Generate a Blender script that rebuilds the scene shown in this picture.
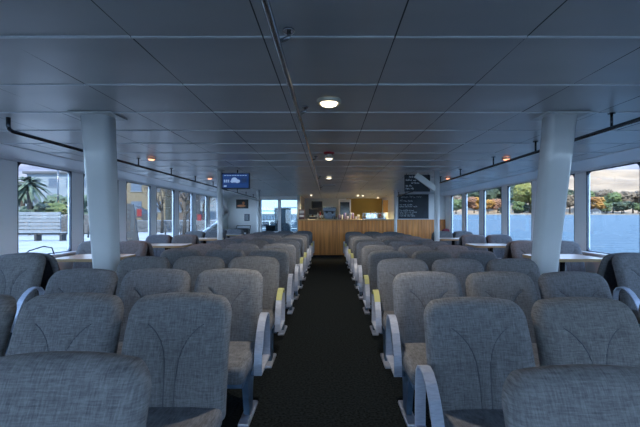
import bpy, bmesh, math, random
from mathutils import Vector, Matrix, noise
random.seed(7)
S = bpy.context.scene
for o in list(bpy.data.objects): bpy.data.objects.remove(o)
COL = S.collection

# ---------------------------------------------------------------- camera
cam_d = bpy.data.cameras.new('camera'); cam = bpy.data.objects.new('camera', cam_d); COL.objects.link(cam)
cam.location = (0, 0, 1.25); cam.rotation_euler = (math.pi/2, 0, 0)
cam_d.sensor_width = 36; cam_d.lens = 370/640*36
cam_d.shift_x = -9/640; cam_d.shift_y = 4.5/640
cam_d.clip_start = .02; cam_d.clip_end = 6000
S.camera = cam
# ---------------------------------------------------------------- sky, sun, exposure
S.view_settings.view_transform = 'Standard'; S.view_settings.look = 'None'
S.view_settings.gamma = 1; S.view_settings.use_curve_mapping = False
S.view_settings.exposure = 2.58
W = bpy.data.worlds.new('sky'); S.world = W; W.use_nodes = True
wn = W.node_tree; bg = wn.nodes['Background']
tc = wn.nodes.new('ShaderNodeTexCoord'); sx = wn.nodes.new('ShaderNodeSeparateXYZ'); cr = wn.nodes.new('ShaderNodeValToRGB')
wn.links.new(tc.outputs['Generated'], sx.inputs[0]); wn.links.new(sx.outputs['Z'], cr.inputs[0]); wn.links.new(cr.outputs[0], bg.inputs[0])
e = cr.color_ramp.elements
e[0].position = 0.0; e[0].color = (.57, .70, .86, 1)
e[1].position = .6; e[1].color = (.26, .39, .65, 1)
k = e.new(.12); k.color = (.52, .66, .87, 1)
bg.inputs[1].default_value = 1.5
sun_d = bpy.data.lights.new('sun', 'SUN'); sun = bpy.data.objects.new('sun', sun_d); COL.objects.link(sun)
sun_d.energy = 2.6; sun_d.color = (1, .86, .68); sun_d.angle = .02
sun.rotation_euler = Vector((0.0, 1, -1.15)).to_track_quat('-Z', 'Y').to_euler()

# ---------------------------------------------------------------- materials
def new_mat(name):
    m = bpy.data.materials.new(name); m.use_nodes = True
    return m, m.node_tree, m.node_tree.nodes['Principled BSDF']
OUTK = 1.0
def kk_(c): return tuple(v*OUTK for v in c)
def mat(name, col, rough=.5, metal=0, emit=0, ecol=None, spec=.5):
    col = kk_(col)
    m, nt, b = new_mat(name)
    b.inputs['Base Color'].default_value = (*col, 1); b.inputs['Roughness'].default_value = rough
    b.inputs['Metallic'].default_value = metal; b.inputs['Specular IOR Level'].default_value = spec
    if emit:
        b.inputs['Emission Color'].default_value = (*(ecol or col), 1); b.inputs['Emission Strength'].default_value = emit
    return m
def noisy(name, c1, c2, scale=5, rough=.6, stretch=(1, 1, 1), detail=4, bump=0, bscale=None, metal=0, rand=None, lo=.35, hi=.65, spec=.5):
    c1, c2 = kk_(c1), kk_(c2); m, nt, b = new_mat(name); N = nt.nodes; L = nt.links
    t = N.new('ShaderNodeTexCoord'); mp = N.new('ShaderNodeMapping'); mp.inputs['Scale'].default_value = stretch
    n = N.new('ShaderNodeTexNoise'); n.inputs['Scale'].default_value = scale; n.inputs['Detail'].default_value = detail
    r = N.new('ShaderNodeValToRGB'); r.color_ramp.elements[0].position = lo; r.color_ramp.elements[1].position = hi
    r.color_ramp.elements[0].color = (*c1, 1); r.color_ramp.elements[1].color = (*c2, 1)
    L.new(t.outputs['Object'], mp.inputs[0]); L.new(mp.outputs[0], n.inputs['Vector']); L.new(n.outputs['Fac'], r.inputs[0])
    L.new(r.outputs[0], b.inputs['Base Color'])
    b.inputs['Roughness'].default_value = rough; b.inputs['Metallic'].default_value = metal; b.inputs['Specular IOR Level'].default_value = spec
    if bump:
        bp = N.new('ShaderNodeBump'); bp.inputs['Strength'].default_value = bump; bp.inputs['Distance'].default_value = .01
        L.new(n.outputs['Fac'], bp.inputs['Height']); L.new(bp.outputs[0], b.inputs['Normal'])
    return m
def fabric(name, ca, cb, cc):
    # woven upholstery: crossed stretched noises, slight cast difference from seat to seat
    m, nt, b = new_mat(name); N = nt.nodes; L = nt.links
    t = N.new('ShaderNodeTexCoord'); oi = N.new('ShaderNodeObjectInfo')
    add = N.new('ShaderNodeVectorMath'); add.operation = 'ADD'; L.new(t.outputs['Object'], add.inputs[0])
    sc = N.new('ShaderNodeVectorMath'); sc.operation = 'SCALE'; sc.inputs[0].default_value = (7, 3, 5); L.new(oi.outputs['Random'], sc.inputs['Scale'])
    L.new(sc.outputs[0], add.inputs[1])
    outs = []
    for st in ((1, 1, 9), (9, 1, 1)):
        mp = N.new('ShaderNodeMapping'); mp.inputs['Scale'].default_value = st; L.new(add.outputs[0], mp.inputs[0])
        n = N.new('ShaderNodeTexNoise'); n.inputs['Scale'].default_value = 22; n.inputs['Detail'].default_value = 5; n.inputs['Roughness'].default_value = .7
        L.new(mp.outputs[0], n.inputs['Vector']); outs.append(n)
    ml = N.new('ShaderNodeMath'); ml.operation = 'ADD'; L.new(outs[0].outputs['Fac'], ml.inputs[0]); L.new(outs[1].outputs['Fac'], ml.inputs[1])
    hf = N.new('ShaderNodeMath'); hf.operation = 'MULTIPLY'; hf.inputs[1].default_value = .5; L.new(ml.outputs[0], hf.inputs[0])
    r = N.new('ShaderNodeValToRGB'); r.color_ramp.elements[0].position = .38; r.color_ramp.elements[1].position = .62
    r.color_ramp.elements[0].color = (*ca, 1); r.color_ramp.elements[1].color = (*cb, 1); L.new(hf.outputs[0], r.inputs[0])
    mx = N.new('ShaderNodeMix'); mx.data_type = 'RGBA'; mx.blend_type = 'MULTIPLY'
    rr = N.new('ShaderNodeMath'); rr.operation = 'MULTIPLY'; rr.inputs[1].default_value = .8; L.new(oi.outputs['Random'], rr.inputs[0])
    L.new(rr.outputs[0], mx.inputs[0]); L.new(r.outputs[0], mx.inputs[6]); mx.inputs[7].default_value = (*cc, 1)
    L.new(mx.outputs[2], b.inputs['Base Color'])
    bp = N.new('ShaderNodeBump'); bp.inputs['Strength'].default_value = .35; bp.inputs['Distance'].default_value = .003
    L.new(hf.outputs[0], bp.inputs['Height']); L.new(bp.outputs[0], b.inputs['Normal'])
    b.inputs['Roughness'].default_value = .85; b.inputs['Specular IOR Level'].default_value = .25
    return m
def wood(name, c1, c2, axis='z'):
    st = (9, 9, .5) if axis == 'z' else (.5, 9, 9)
    return noisy(name, c1, c2, 1.6, .42, st, 6, .08)
def glass(name, tint=(.86, .93, .97), gl=.07):
    m = bpy.data.materials.new(name); m.use_nodes = True; nt = m.node_tree; nt.nodes.clear()
    o = nt.nodes.new('ShaderNodeOutputMaterial'); mx = nt.nodes.new('ShaderNodeMixShader'); t = nt.nodes.new('ShaderNodeBsdfTransparent'); g = nt.nodes.new('ShaderNodeBsdfGlossy')
    t.inputs[0].default_value = (*tint, 1); g.inputs['Roughness'].default_value = .02; mx.inputs[0].default_value = gl
    nt.links.new(t.outputs[0], mx.inputs[1]); nt.links.new(g.outputs[0], mx.inputs[2]); nt.links.new(mx.outputs[0], o.inputs[0])
    return m
M = {}
M['fabric'] = fabric('woven grey upholstery', (.074, .078, .090), (.180, .190, .213), (1.0, .92, .80))
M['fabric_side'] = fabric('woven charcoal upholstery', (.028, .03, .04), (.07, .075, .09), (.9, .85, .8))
M['seam'] = mat('seam', (.06, .066, .08), .9)
M['alu'] = noisy('brushed aluminium', (.36, .40, .50), (.46, .50, .60), 30, .38, (1, 1, 6), metal=.35)
M['yellow'] = mat('yellow strip', (.42, .42, .17), .5)
M['leg'] = noisy('blue grey painted casting', (.07, .12, .19), (.11, .17, .25), 20, .4, metal=.2)
M['carpet'] = noisy('dark carpet', (.003, .0045, .0055), (.016, .021, .024), 60, .97, (1, 1, 1), 8, .6, spec=.05)
M['panel'] = noisy('ceiling panel', (.44, .46, .475), (.50, .515, .53), .8, .30, (1, 3, 1), 3, spec=.55)
M['joint_dark'] = mat('panel joint', (.035, .045, .055), .6)
M['joint_light'] = mat('aluminium joint strip', (.62, .66, .70), .35)
M['white'] = noisy('white paint', (.74, .76, .78), (.80, .81, .82), 3, .32, bump=0)
M['white2'] = mat('window trim paint', (.80, .82, .85), .4)
M['post'] = noisy('glossy post paint', (.58, .61, .63), (.63, .65, .67), 2, .18)
M['gasket'] = mat('dark gasket', (.03, .045, .07), .5)
M['glass'] = glass('window glass'); M['door_glass'] = glass('dimming door glass', (.42, .52, .57), .06)  # door panes tinted darker to dim the bright sky behind them
M['steel'] = mat('dark steel tube', (.06, .07, .085), .25, .8)
M['chrome'] = mat('polished tube', (.30, .31, .33), .2, .9)
M['black'] = mat('black plastic', (.012, .013, .016), .45)
M['wood'] = wood('varnished wood', (.52, .17, .035), (.84, .34, .08))
M['wood_top'] = noisy('light wood top', (.34, .20, .10), (.46, .29, .16), 2, .3, (1, 8, 8))
M['white_top'] = mat('pale laminate', (.55, .58, .60), .25)
M['edge'] = mat('wood edging', (.40, .27, .13), .4)

# ---------------------------------------------------------------- mesh helpers
def box(bm, x0, x1, y0, y1, z0, z1, bev=0, seg=2, rot=None, mi=0):
    t = bmesh.new()
    vs = [t.verts.new((x, y, z)) for x in (x0, x1) for y in (y0, y1) for z in (z0, z1)]
    for f in ((0,1,3,2),(4,6,7,5),(0,4,5,1),(2,3,7,6),(0,2,6,4),(1,5,7,3)): t.faces.new([vs[i] for i in f])
    bmesh.ops.recalc_face_normals(t, faces=t.faces)
    if bev: bmesh.ops.bevel(t, geom=list(t.edges), offset=bev, segments=seg, profile=.5, affect='EDGES')
    if rot is not None: bmesh.ops.transform(t, matrix=rot, verts=t.verts)
    merge(bm, t, mi)
def merge(bm, t, mi=0):
    mp = {v: bm.verts.new(v.co) for v in t.verts}
    for f in t.faces:
        try:
            nf = bm.faces.new([mp[v] for v in f.verts]); nf.material_index = mi if mi else f.material_index; nf.smooth = f.smooth
        except ValueError: pass
    t.free()
def tube(bm, pts, r, n=10, cap=True, radii=None, flat=None):
    pts = [Vector(p) for p in pts]; rings = []; up0 = None
    for i, p in enumerate(pts):
        d = (pts[min(i+1, len(pts)-1)] - pts[max(i-1, 0)]).normalized()
        if up0 is None: up0 = Vector((0, 0, 1)) if abs(d.z) < .9 else Vector((1, 0, 0))
        a = d.cross(up0)
        if a.length < 1e-4: a = d.cross(Vector((0, 1, 0)))
        a.normalize(); b = d.cross(a).normalized(); up0 = -b if b.dot(up0) < 0 else b
        a = d.cross(up0).normalized(); b = up0
        rr = radii[i] if radii else r
        rings.append([bm.verts.new(p + (a*math.cos(2*math.pi*k/n) + b*math.sin(2*math.pi*k/n))*rr) for k in range(n)])
    for A, B in zip(rings, rings[1:]):
        for k in range(n):
            f = bm.faces.new((A[k], A[(k+1) % n], B[(k+1) % n], B[k])); f.smooth = True
    if cap: bm.faces.new(rings[0][::-1]); bm.faces.new(rings[-1])
def lathe(bm, prof, cx=0, cy=0, cz=0, n=20):
    rings = []
    for r, z in prof:
        rings.append([bm.verts.new((cx+r*math.cos(2*math.pi*k/n), cy+r*math.sin(2*math.pi*k/n), cz+z)) for k in range(n)])
    for A, B in zip(rings, rings[1:]):
        for k in range(n):
            f = bm.faces.new((A[k], A[(k+1) % n], B[(k+1) % n], B[k])); f.smooth = True
    bm.faces.new(rings[0][::-1]); bm.faces.new(rings[-1])
def band(bm, prof, x0, x1, th):
    """flat strap of thickness th following prof (y,z) between x0 and x1"""
    P = [Vector((0, y, z)) for y, z in prof]; R = []
    for i, p in enumerate(P):
        d = (P[min(i+1, len(P)-1)] - P[max(i-1, 0)]).normalized(); n = Vector((0, -d.z, d.y))
        a, b = p + n*th/2, p - n*th/2
        R.append([bm.verts.new((x, q.y, q.z)) for x, q in ((x0, a), (x1, a), (x1, b), (x0, b))])
    for A, B in zip(R, R[1:]):
        for k in range(4): bm.faces.new((A[k], A[(k+1) % 4], B[(k+1) % 4], B[k]))
    bm.faces.new(R[0][::-1]); bm.faces.new(R[-1])
def prism(bm, poly, d0, d1, axis='x'):
    def mk(p, d):
        return (d, p[0], p[1]) if axis == 'x' else ((p[0], d, p[1]) if axis == 'y' else (p[0], p[1], d))
    a = [bm.verts.new(mk(p, d0)) for p in poly]; b = [bm.verts.new(mk(p, d1)) for p in poly]
    n = len(poly)
    for i in range(n): bm.faces.new((a[i], a[(i+1) % n], b[(i+1) % n], b[i]))
    bm.faces.new(a[::-1]); bm.faces.new(b)
def obj(name, bm, m, parent=None, label=None, cat=None, group=None, kind=None, loc=None, smooth=False, bevel=0):
    bmesh.ops.recalc_face_normals(bm, faces=bm.faces)
    me = bpy.data.meshes.new(name); bm.to_mesh(me); bm.free()
    for x in (m if isinstance(m, (list, tuple)) else [m]): me.materials.append(x)
    if smooth:
        for p in me.polygons: p.use_smooth = True
    o = bpy.data.objects.new(name, me); COL.objects.link(o)
    if parent: o.parent = parent
    if loc: o.location = loc
    tag(o, label, cat, group, kind)
    return o
def tag(o, label=None, cat=None, group=None, kind=None):
    if label: o['label'] = label
    if cat: o['category'] = cat
    if group: o['group'] = group
    if kind: o['kind'] = kind
def thing(name, label, cat, loc=(0, 0, 0), rz=0, group=None):
    o = bpy.data.objects.new(name, None); COL.objects.link(o); o.empty_display_size = .1
    o.location = loc; o.rotation_euler = (0, 0, rz); tag(o, label, cat, group); return o
def copy_tree(o, parent=None):
    c = o.copy(); COL.objects.link(c); c.parent = parent
    for ch in KIDS.get(o.name, []): copy_tree(ch, c)
    return c
KIDS = {}
def reg(root):
    for o in bpy.data.objects:
        if o.parent: KIDS.setdefault(o.parent.name, [])
        if o.parent and o not in KIDS[o.parent.name]: KIDS[o.parent.name].append(o)
def BM(): return bmesh.new()
def struct(name, bm, m, parent=None): return obj(name, bm, m, parent, kind=None if parent else 'structure')

# ================================================================ THE CABIN SHELL
HW = 3.9; CZ = 2.07; Y0 = -2.2; SILL = .745; TOP = 1.955
PITCH = 1.245; PLEN = .975; WZ0 = 4.64
b = BM(); box(b, -HW-.2, HW+.2, Y0-.1, 15.8, -.12, 0); struct('floor', b, M['carpet'])

# ceiling: pressed panels between joints, slightly buckled
b = BM(); box(b, -3.62, 3.62, Y0, 15.8, CZ+.012, CZ+.06, mi=1)
xs = [-3.62, -3.3, -2.7, -2.1, -1.5, -.9, -.3, .3, .9, 1.5, 2.1, 2.7, 3.3, 3.62]
ys = [Y0] + [1.68 + .6*k for k in range(-6, 24)]
ys = [y for y in ys if y < 15.8] + [15.8]
rnd = random.Random(3)
for i in range(len(xs)-1):
    for j in range(len(ys)-1):
        x0, x1, y0, y1 = xs[i]+.003, xs[i+1]-.003, ys[j]+.004, ys[j+1]-.004
        if y1-y0 < .03: continue
        sag = rnd.uniform(.0, .0035); tx, ty = rnd.uniform(-.003, .003), rnd.uniform(-.003, .003); n = 6; G = []
        for a in range(n+1):
            G.append([])
            for c in range(n+1):
                u, v = a/n, c/n
                z = CZ + .004 - sag*math.sin(math.pi*u)*math.sin(math.pi*v) + tx*(u-.5) + ty*(v-.5) + .0016*noise.noise(Vector((u*3+i*7, v*3+j*5, 0)))
                G[-1].append(b.verts.new((x0+(x1-x0)*u, y0+(y1-y0)*v, z)))
        for a in range(n):
            for c in range(n):
                f = b.faces.new((G[a][c], G[a+1][c], G[a+1][c+1], G[a][c+1])); f.smooth = True
for y in ys[1:-1]:
    for i in range(len(xs)-1):
        box(b, xs[i]+.004, xs[i+1]-.004, y-.006, y+.006, CZ-.003, CZ+.006, mi=2)
struct('ceiling', b, [M['panel'], M['joint_dark'], M['joint_light']])

def panes(side):
    out = []
    for kk in range(-5, 7 if side < 0 else 6):
        out.append((WZ0+PITCH*kk, WZ0+PITCH*kk+PLEN))
    return out
wi = 0
def window(side, y0, y1, idx):
    """rounded dark frame and one glass pane in the side wall"""
    x = side*HW; w = struct('window_%d' % idx, frame_bm(side, y0, y1), M['gasket'])
    g = BM(); box(g, x+side*.02-.004, x+side*.02+.004, y0+.012, y1-.012, SILL+.012, TOP-.012)
    obj('pane', g, M['glass'], w)
def frame_bm(side, y0, y1):
    b = BM(); x = side*HW; r = .07; n = 6
    inner = []
    ya, yb, za, zb = y0+.012, y1-.012, SILL+.012, TOP-.012
    for cy, cz, a0 in ((yb-r, zb-r, 0), (ya+r, zb-r, 90), (ya+r, za+r, 180), (yb-r, za+r, 270)):
        for k_ in range(n+1):
            a = math.radians(a0+90*k_/n); inner.append((cy+r*math.cos(a), cz+r*math.sin(a)))
    outer = []
    for i, (y, z) in enumerate(inner):
        q = i//(n+1); cy, cz = ((y1, TOP), (y0, TOP), (y0, SILL), (y1, SILL))[q]
        kk = i % (n+1)
        # spread outer points along the square corner
        if q in (0, 2): oy, oz = (cy, z) if kk < n/2 else ((cy, cz) if kk == n/2 else (y, cz))
        else: oy, oz = (y, cz) if kk < n/2 else ((cy, cz) if kk == n/2 else (cy, z))
        outer.append((oy, oz))
    xa, xb = x+side*.004, x+side*.035
    L = len(inner)
    V = [[b.verts.new((xx, p[0], p[1])) for p in ring] for xx, ring in ((xa, inner), (xa, outer), (xb, outer), (xb, inner))]
    for A, B in ((0, 1), (1, 2), (2, 3), (3, 0)):
        for i in range(L):
            try: b.faces.new((V[A][i], V[A][(i+1) % L], V[B][(i+1) % L], V[B][i]))
            except ValueError: pass
    return b
for side, nm in ((-1, 'wall_left'), (1, 'wall_right')):
    yend = 14.0 if side < 0 else 12.4
    b = BM(); x0, x1 = sorted((side*HW, side*(HW+.07)))
    box(b, x0, x1, Y0, 15.8, 0, SILL)
    box(b, x0, x1, Y0, 15.8, TOP, CZ+.02)
    # sloping soffit between the ceiling edge and the window heads
    prism(b, [(side*3.60, CZ-.005), (side*3.60, CZ+.05), (side*(HW+.1), CZ+.05), (side*(HW+.1), TOP), (side*(HW-.02), TOP), (side*(HW-.04), TOP+.03)], Y0, 15.8, 'y')
    last = Y0
    for (a, c) in panes(side):
        a_ = max(a, Y0)
        box(b, x0, x1, last, a_, SILL-.001, TOP+.001, bev=.012)
        last = c
        wi += 1; window(side, a_, c, wi)
    box(b, x0, x1, last, 15.8, SILL-.001, TOP+.001)
    struct(nm, b, M['white2'])
    # sill ledge
    b = BM(); box(b, min(side*HW, side*(HW-.09)), max(side*HW, side*(HW-.09)), Y0, 11.3 if side < 0 else 12.38, SILL-.035, SILL, .008)
    struct('trim_%d' % (1 if side < 0 else 2), b, M['white2'])
# diagonal end of the left windows: the wall rises to a point
b = BM(); X = -HW
prism(b, [(11.2, SILL-.03), (14.0, SILL-.03), (14.0, 1.40)], X, X+.06, 'x')
prism(b, [(14.0, 1.40), (14.0, 1.98), (13.2, 1.98)], X, X+.06, 'x')
struct('wall_stern_corner', b, M['white'])
b = BM()
tube(b, [(X+.07, 11.0, .73), (X+.07, 12.5, 1.02), (X+.07, 13.9, 1.38), (X+.07, 13.96, 1.46), (X+.07, 13.15, 1.97)], .07, 8)
struct('trim_3', b, M['white2'])

# unseen front wall behind the camera, windows deepened to let in more daylight
b = BM()
box(b, -HW, HW, Y0-.13, Y0, 0, .35); box(b, -HW, HW, Y0-.13, Y0, TOP, CZ+.05)
fx = [-3.7, -2.25, -.95, .95, 2.25, 3.7]
prev = -HW
for i in range(5):
    wi += 1
    xa, xb = fx[i]+.1, fx[i+1]-.1
    box(b, prev, xa, Y0-.13, Y0, .349, TOP+.001); prev = xb
    f = BM()
    for q in ((xa, xa+.02, .35, TOP), (xb-.02, xb, .35, TOP), (xa+.02, xb-.02, .35, .37), (xa+.02, xb-.02, TOP-.02, TOP)):
        box(f, q[0], q[1], Y0-.09, Y0-.03, q[2], q[3])
    w = struct('window_%d' % wi, f, M['gasket'])
    g = BM(); box(g, xa+.02, xb-.02, Y0-.065, Y0-.057, .37, TOP-.02); obj('pane', g, M['glass'], w)
box(b, prev, HW, Y0-.13, Y0, .349, TOP+.001)
struct('wall_front', b, M['white2'])

# stern walls
b = BM(); YB = 14.0
box(b, -HW, -2.62, YB, YB+.1, 0, CZ); box(b, -2.62, -1.12, YB, YB+.1, 2.0, CZ)
struct('wall_back_left', b, M['white'])
b = BM(); box(b, -1.12, -1.02, 12.98, 15.7, 0, CZ); struct('wall_bar_left', b, mat('bar side wall', (.4, .41, .42), .5))
M['yellow_wall'] = noisy('mustard wall', (.28, .19, .035), (.34, .23, .05), 2, .6)
b = BM(); box(b, -1.12, .72, 15.5, 15.6, 0, CZ); struct('wall_bar_back', b, mat('pale bar wall', (.50, .55, .57), .5))
b = BM(); box(b, .72, 3.0, 15.5, 15.6, 0, CZ); struct('wall_bar_mustard', b, M['yellow_wall'])
b = BM(); box(b, 2.22, HW, 12.4, 12.5, 0, CZ); box(b, 2.22, 2.32, 12.5, 15.5, 0, CZ); struct('wall_back_right', b, M['white'])

# glazed doors at the stern
def glazed(idx, xa, xb, rails):
    b = BM(); y0, y1 = YB+.02, YB+.08
    box(b, xa, xa+.06, y0, y1, 0, 2.0, .008); box(b, xb-.06, xb, y0, y1, 0, 2.0, .008)
    box(b, xa+.06, xb-.06, y0, y1, 1.93, 2.0); box(b, xa+.06, xb-.06, y0, y1, 0, .75)
    for r in rails: box(b, xa+.06, xb-.06, y0, y1, r, r+.035)
    d = struct('door_%d' % idx, b, M['white2'])
    g = BM(); box(g, xa+.06, xb-.06, y0+.026, y0+.034, .75, 1.93); obj('pane', g, M['door_glass'], d)
    h = BM(); tube(h, [(xb-.09, y0-.045, .98), (xb-.09, y0-.045, 1.16)], .012, 8); tube(h, [(xb-.09, y0-.045, 1.0), (xb-.09, y0+.01, 1.0)], .008, 6); tube(h, [(xb-.09, y0-.045, 1.14), (xb-.09, y0+.01, 1.14)], .008, 6)
    obj('door_handle', h, M['chrome'], d, label='chrome pull handle')
glazed(1, -2.62, -1.88, (1.5,)); glazed(2, -1.88, -1.12, (1.62,))

# ================================================================ POSTS
def raked_post(sx, label):
    t = thing('pillar', label, 'pillar', (0, 0, 0), 0, None)
    b = BM()
    top = Vector((sx*1.84, 2.95, CZ)); low = Vector((sx*(2.44 if sx < 0 else 2.33), 4.13, 0))
    mid = top.lerp(low, .5); dirv = (low-top)
    # rounded-rectangular section swept down the rake
    sec = []; w, d, r = .112, .08, .045
    for cx, cy, a0 in ((w-r, d-r, 0), (-w+r, d-r, 90), (-w+r, -d+r, 180), (w-r, -d+r, 270)):
        for k_ in range(5):
            a = math.radians(a0+90*k_/4); sec.append((cx+r*math.cos(a), cy+r*math.sin(a)))
    rings = []
    for tt in (0, .25, .5, .75, 1):
        c = top.lerp(low, tt); rings.append([b.verts.new((c.x+p[0], c.y+p[1], c.z)) for p in sec])
    n = len(sec)
    for A, B in zip(rings, rings[1:]):
        for i in range(n):
            f = b.faces.new((A[i], A[(i+1) % n], B[(i+1) % n], B[i])); f.smooth = True
    b.faces.new(rings[0]); b.faces.new(rings[-1][::-1])
    t.location = (low.x, low.y, 0)
    bmesh.ops.translate(b, verts=b.verts, vec=(-low.x, -low.y, 0))
    obj('shaft', b, M['post'], t)
    b = BM(); box(b, top.x-.17-low.x, top.x+.17-low.x, top.y-.12-low.y, top.y+.12-low.y, CZ-.014, CZ-.0005, .006); obj('top_plate', b, M['post'], t)
    b = BM(); box(b, -.17, .17, -.12, .12, 0.0005, .014, .006); obj('base_plate', b, M['post'], t)
raked_post(-1, 'thick white raked pillar near the left windows, from ceiling down behind the seats')
raked_post(1, 'thick white raked pillar near the right windows, from ceiling down behind the seats')
def slim_post(x, y, label, r=.045):
    t = thing('post', label, 'post', (x, y, 0), 0, None)
    b = BM(); lathe(b, [(r, .01), (r, CZ-.01)], n=20); obj('shaft', b, M['post'], t)
    b = BM(); lathe(b, [(r+.035, CZ-.012), (r+.035, CZ-.0005)], n=20); obj('top_flange', b, M['post'], t)
    b = BM(); lathe(b, [(r+.035, .0005), (r+.035, .012)], n=20); obj('base_flange', b, M['post'], t)
    return t
slim_post(-1.86, 6.31, 'slim white post carrying the blue television on the left')
p = slim_post(1.84, 6.31, 'slim white post with a diagonal brace, right side of the cabin')
b = BM(); box(b, -.42, 0, -.03, .03, -.05, .05, .012, rot=Matrix.Translation((-.02, 0, CZ-.33)) @ Matrix.Rotation(math.radians(36), 4, 'Y')); obj('brace', b, M['post'], p)
slim_post(-2.07, 10.85, 'slim far white post in front of the glazed stern doors')
slim_post(1.97, 10.95, 'slim far white post at the left edge of the chalkboards')

# ================================================================ SEATS
SEAM = [(.13, .125), (.105, .145), (.082, .17), (.06, .20), (.044, .235), (.033, .275), (.027, .33), (.024, .40), (.023, .50)]
def seam_d(x, dn):
    x = abs(x); best = 9
    for (x0, d0), (x1, d1) in zip(SEAM, SEAM[1:]):
        vx, vy = x1-x0, d1-d0; t = max(0, min(1, ((x-x0)*vx+(dn-d0)*vy)/(vx*vx+vy*vy)))
        best = min(best, math.hypot(x-x0-vx*t, dn-d0-vy*t))
    return best
BH = .53; HWS = .2465
def lean(dn):   # local y of the front face for a given distance below the top
    t = dn/BH
    return -.15*t - .025*math.sin(math.pi*min(1, t))
def halfw(dn):
    base = HWS - .005*max(0, 1-dn/.30)
    r = .072
    if dn < r: base -= (r-.0)*(1-math.sqrt(max(0, 1-((r-dn)/r)**2)))*1.0
    rb = .035
    if dn > BH-rb: base -= rb*(1-math.sqrt(max(0, 1-((dn-BH+rb)/rb)**2)))
    return max(base, .02)
def topz(u):    # crowned top edge
    return .90 - .030*abs(u)**2.2
def back_mesh(seams=True):
    b = BM(); NX, NZ = 72, 64; F = []; R = []
    for j in range(NZ+1):
        s = j/NZ
        dn = BH*(s*s*(3-2*s)*.55 + s*.45) if s < .5 else BH*(s*s*(3-2*s)*.55 + s*.45)
        dn = max(dn, .0006)
        fr, rr = [], []
        hw = halfw(dn) if j else halfw(.002)
        for i in range(NX+1):
            u = -1+2*i/NX; us = math.sin(u*math.pi/2)*.75+u*.25
            x = us*hw; z = topz(us*hw/HWS) - dn
            ed = min((1-abs(us))*hw, dn+.0, BH-dn); e_ = min(1, ed/.04); prof = math.sqrt(max(0, 1-(1-e_)**2))
            y = lean(dn) + .040*(1-prof)
            y -= .014*math.exp(-((abs(x)-.185)/.05)**2)*min(1, dn/.15)     # side bolsters
            if seams: y += .0075*math.exp(-(seam_d(x, dn)/.0075)**2)*min(1, max(0, (dn-.07)/.05))
            fr.append(b.verts.new((x, y, z)))
            edge = i in (0, NX) or j in (0, NZ)
            rr.append(fr[-1] if edge else b.verts.new((x, lean(dn)+.040+.038*prof, z)))
        F.append(fr); R.append(rr)
    for j in range(NZ):
        for i in range(NX):
            f = b.faces.new((F[j][i], F[j][i+1], F[j+1][i+1], F[j+1][i])); f.smooth = True
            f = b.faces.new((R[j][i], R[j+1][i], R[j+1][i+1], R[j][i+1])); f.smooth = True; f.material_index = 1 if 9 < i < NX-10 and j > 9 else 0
    return b
def cushion_mesh():
    b = BM(); box(b, -.242, .242, -.60, -.11, .325, .425, .038, 5)
    for f in b.faces: f.smooth = True
    for v in b.verts:
        if v.co.z > .38: v.co.z += .014*math.cos(v.co.x/.242*1.4)*math.cos((v.co.y+.355)/.245*1.4) + .01*(-(v.co.y+.11))
    return b
def arm_parts(t, sx, yellow):
    xo = sx*.276
    prof = [(-.055, .30), (-.058, .42), (-.062, .52), (-.072, .572), (-.10, .606), (-.14, .618), (-.19, .612), (-.24, .586), (-.29, .54), (-.33, .48), (-.358, .42), (-.37, .36), (-.372, .30)]
    b = BM(); band(b, prof, xo-.024, xo+.024, .010)
    band(b, [(-.05, .30), (-.378, .30)], xo-.024, xo+.024, .014)
    a = obj('armrest', b, M['alu'], t)
    if yellow:
        b = BM(); band(b, [(y-.0, z+.0) for y, z in prof[3:9]], xo-.0245, xo+.0245, .0125); obj('arm_strip', b, M['yellow'], a, label='yellow strip on the armrest')  # top curve of the strap coloured yellow
def leg_mesh(sx):
    b = BM(); x = sx*.20
    prism(b, [(-.16, .32), (-.42, .32), (-.40, .27), (-.335, .03), (-.245, .03), (-.22, .20)], x-.018, x+.018, 'x')
    return b
def foot_mesh(sx):
    b = BM(); box(b, sx*.20-.034, sx*.20+.034, -.44, -.14, .0008, .028, .008); return b
MESH = {}
def make_seat(arm=0, yellow=False, seams=True, leg=True):
    t = thing('cabin_seat', '-', 'seat')
    def part(name, key, fn, m, parent=t, smooth=False):
        if key not in MESH:
            o = obj(name, fn(), m, parent, smooth=smooth); MESH[key] = o.data
            return o
        o = bpy.data.objects.new(name, MESH[key]); COL.objects.link(o); o.parent = parent; return o
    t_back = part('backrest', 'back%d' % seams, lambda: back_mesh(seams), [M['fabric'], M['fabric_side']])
    if seams:
        bk = t_back
        def sm():
            b = BM()
            for q in (-1, 1):
                pts = []
                for (xa, da), (xb, db) in zip(SEAM, SEAM[1:]):
                    for s_ in range(3): pts.append((xa+(xb-xa)*s_/3, da+(db-da)*s_/3))
                pts.append(SEAM[-1])
                tube(b, [(q*x, lean(dn)-.014*math.exp(-((abs(x)-.185)/.05)**2)*min(1, dn/.15)+.0068, topz(x/HWS)-dn) for x, dn in pts], .0028, 6)
            return b
        part('seam', 'seam', sm, M['seam'], bk)
    part('seat_cushion', 'cush', cushion_mesh, M['fabric'])
    def pan():
        b = BM(); box(b, -.225, .225, -.56, -.10, .295, .3245, .008); box(b, -.26, .26, -.30, -.24, .255, .2945, .006); return b
    part('seat_pan', 'pan', pan, M['leg'])
    sl = arm if arm else 1
    part('leg', 'leg%d' % sl, lambda: leg_mesh(sl), M['leg'])
    part('foot', 'foot%d' % sl, lambda: foot_mesh(sl), M['alu'])
    if arm: arm_parts(t, arm, yellow)
    return t
PROTO = {}; LASTSEAT = [None]
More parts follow.
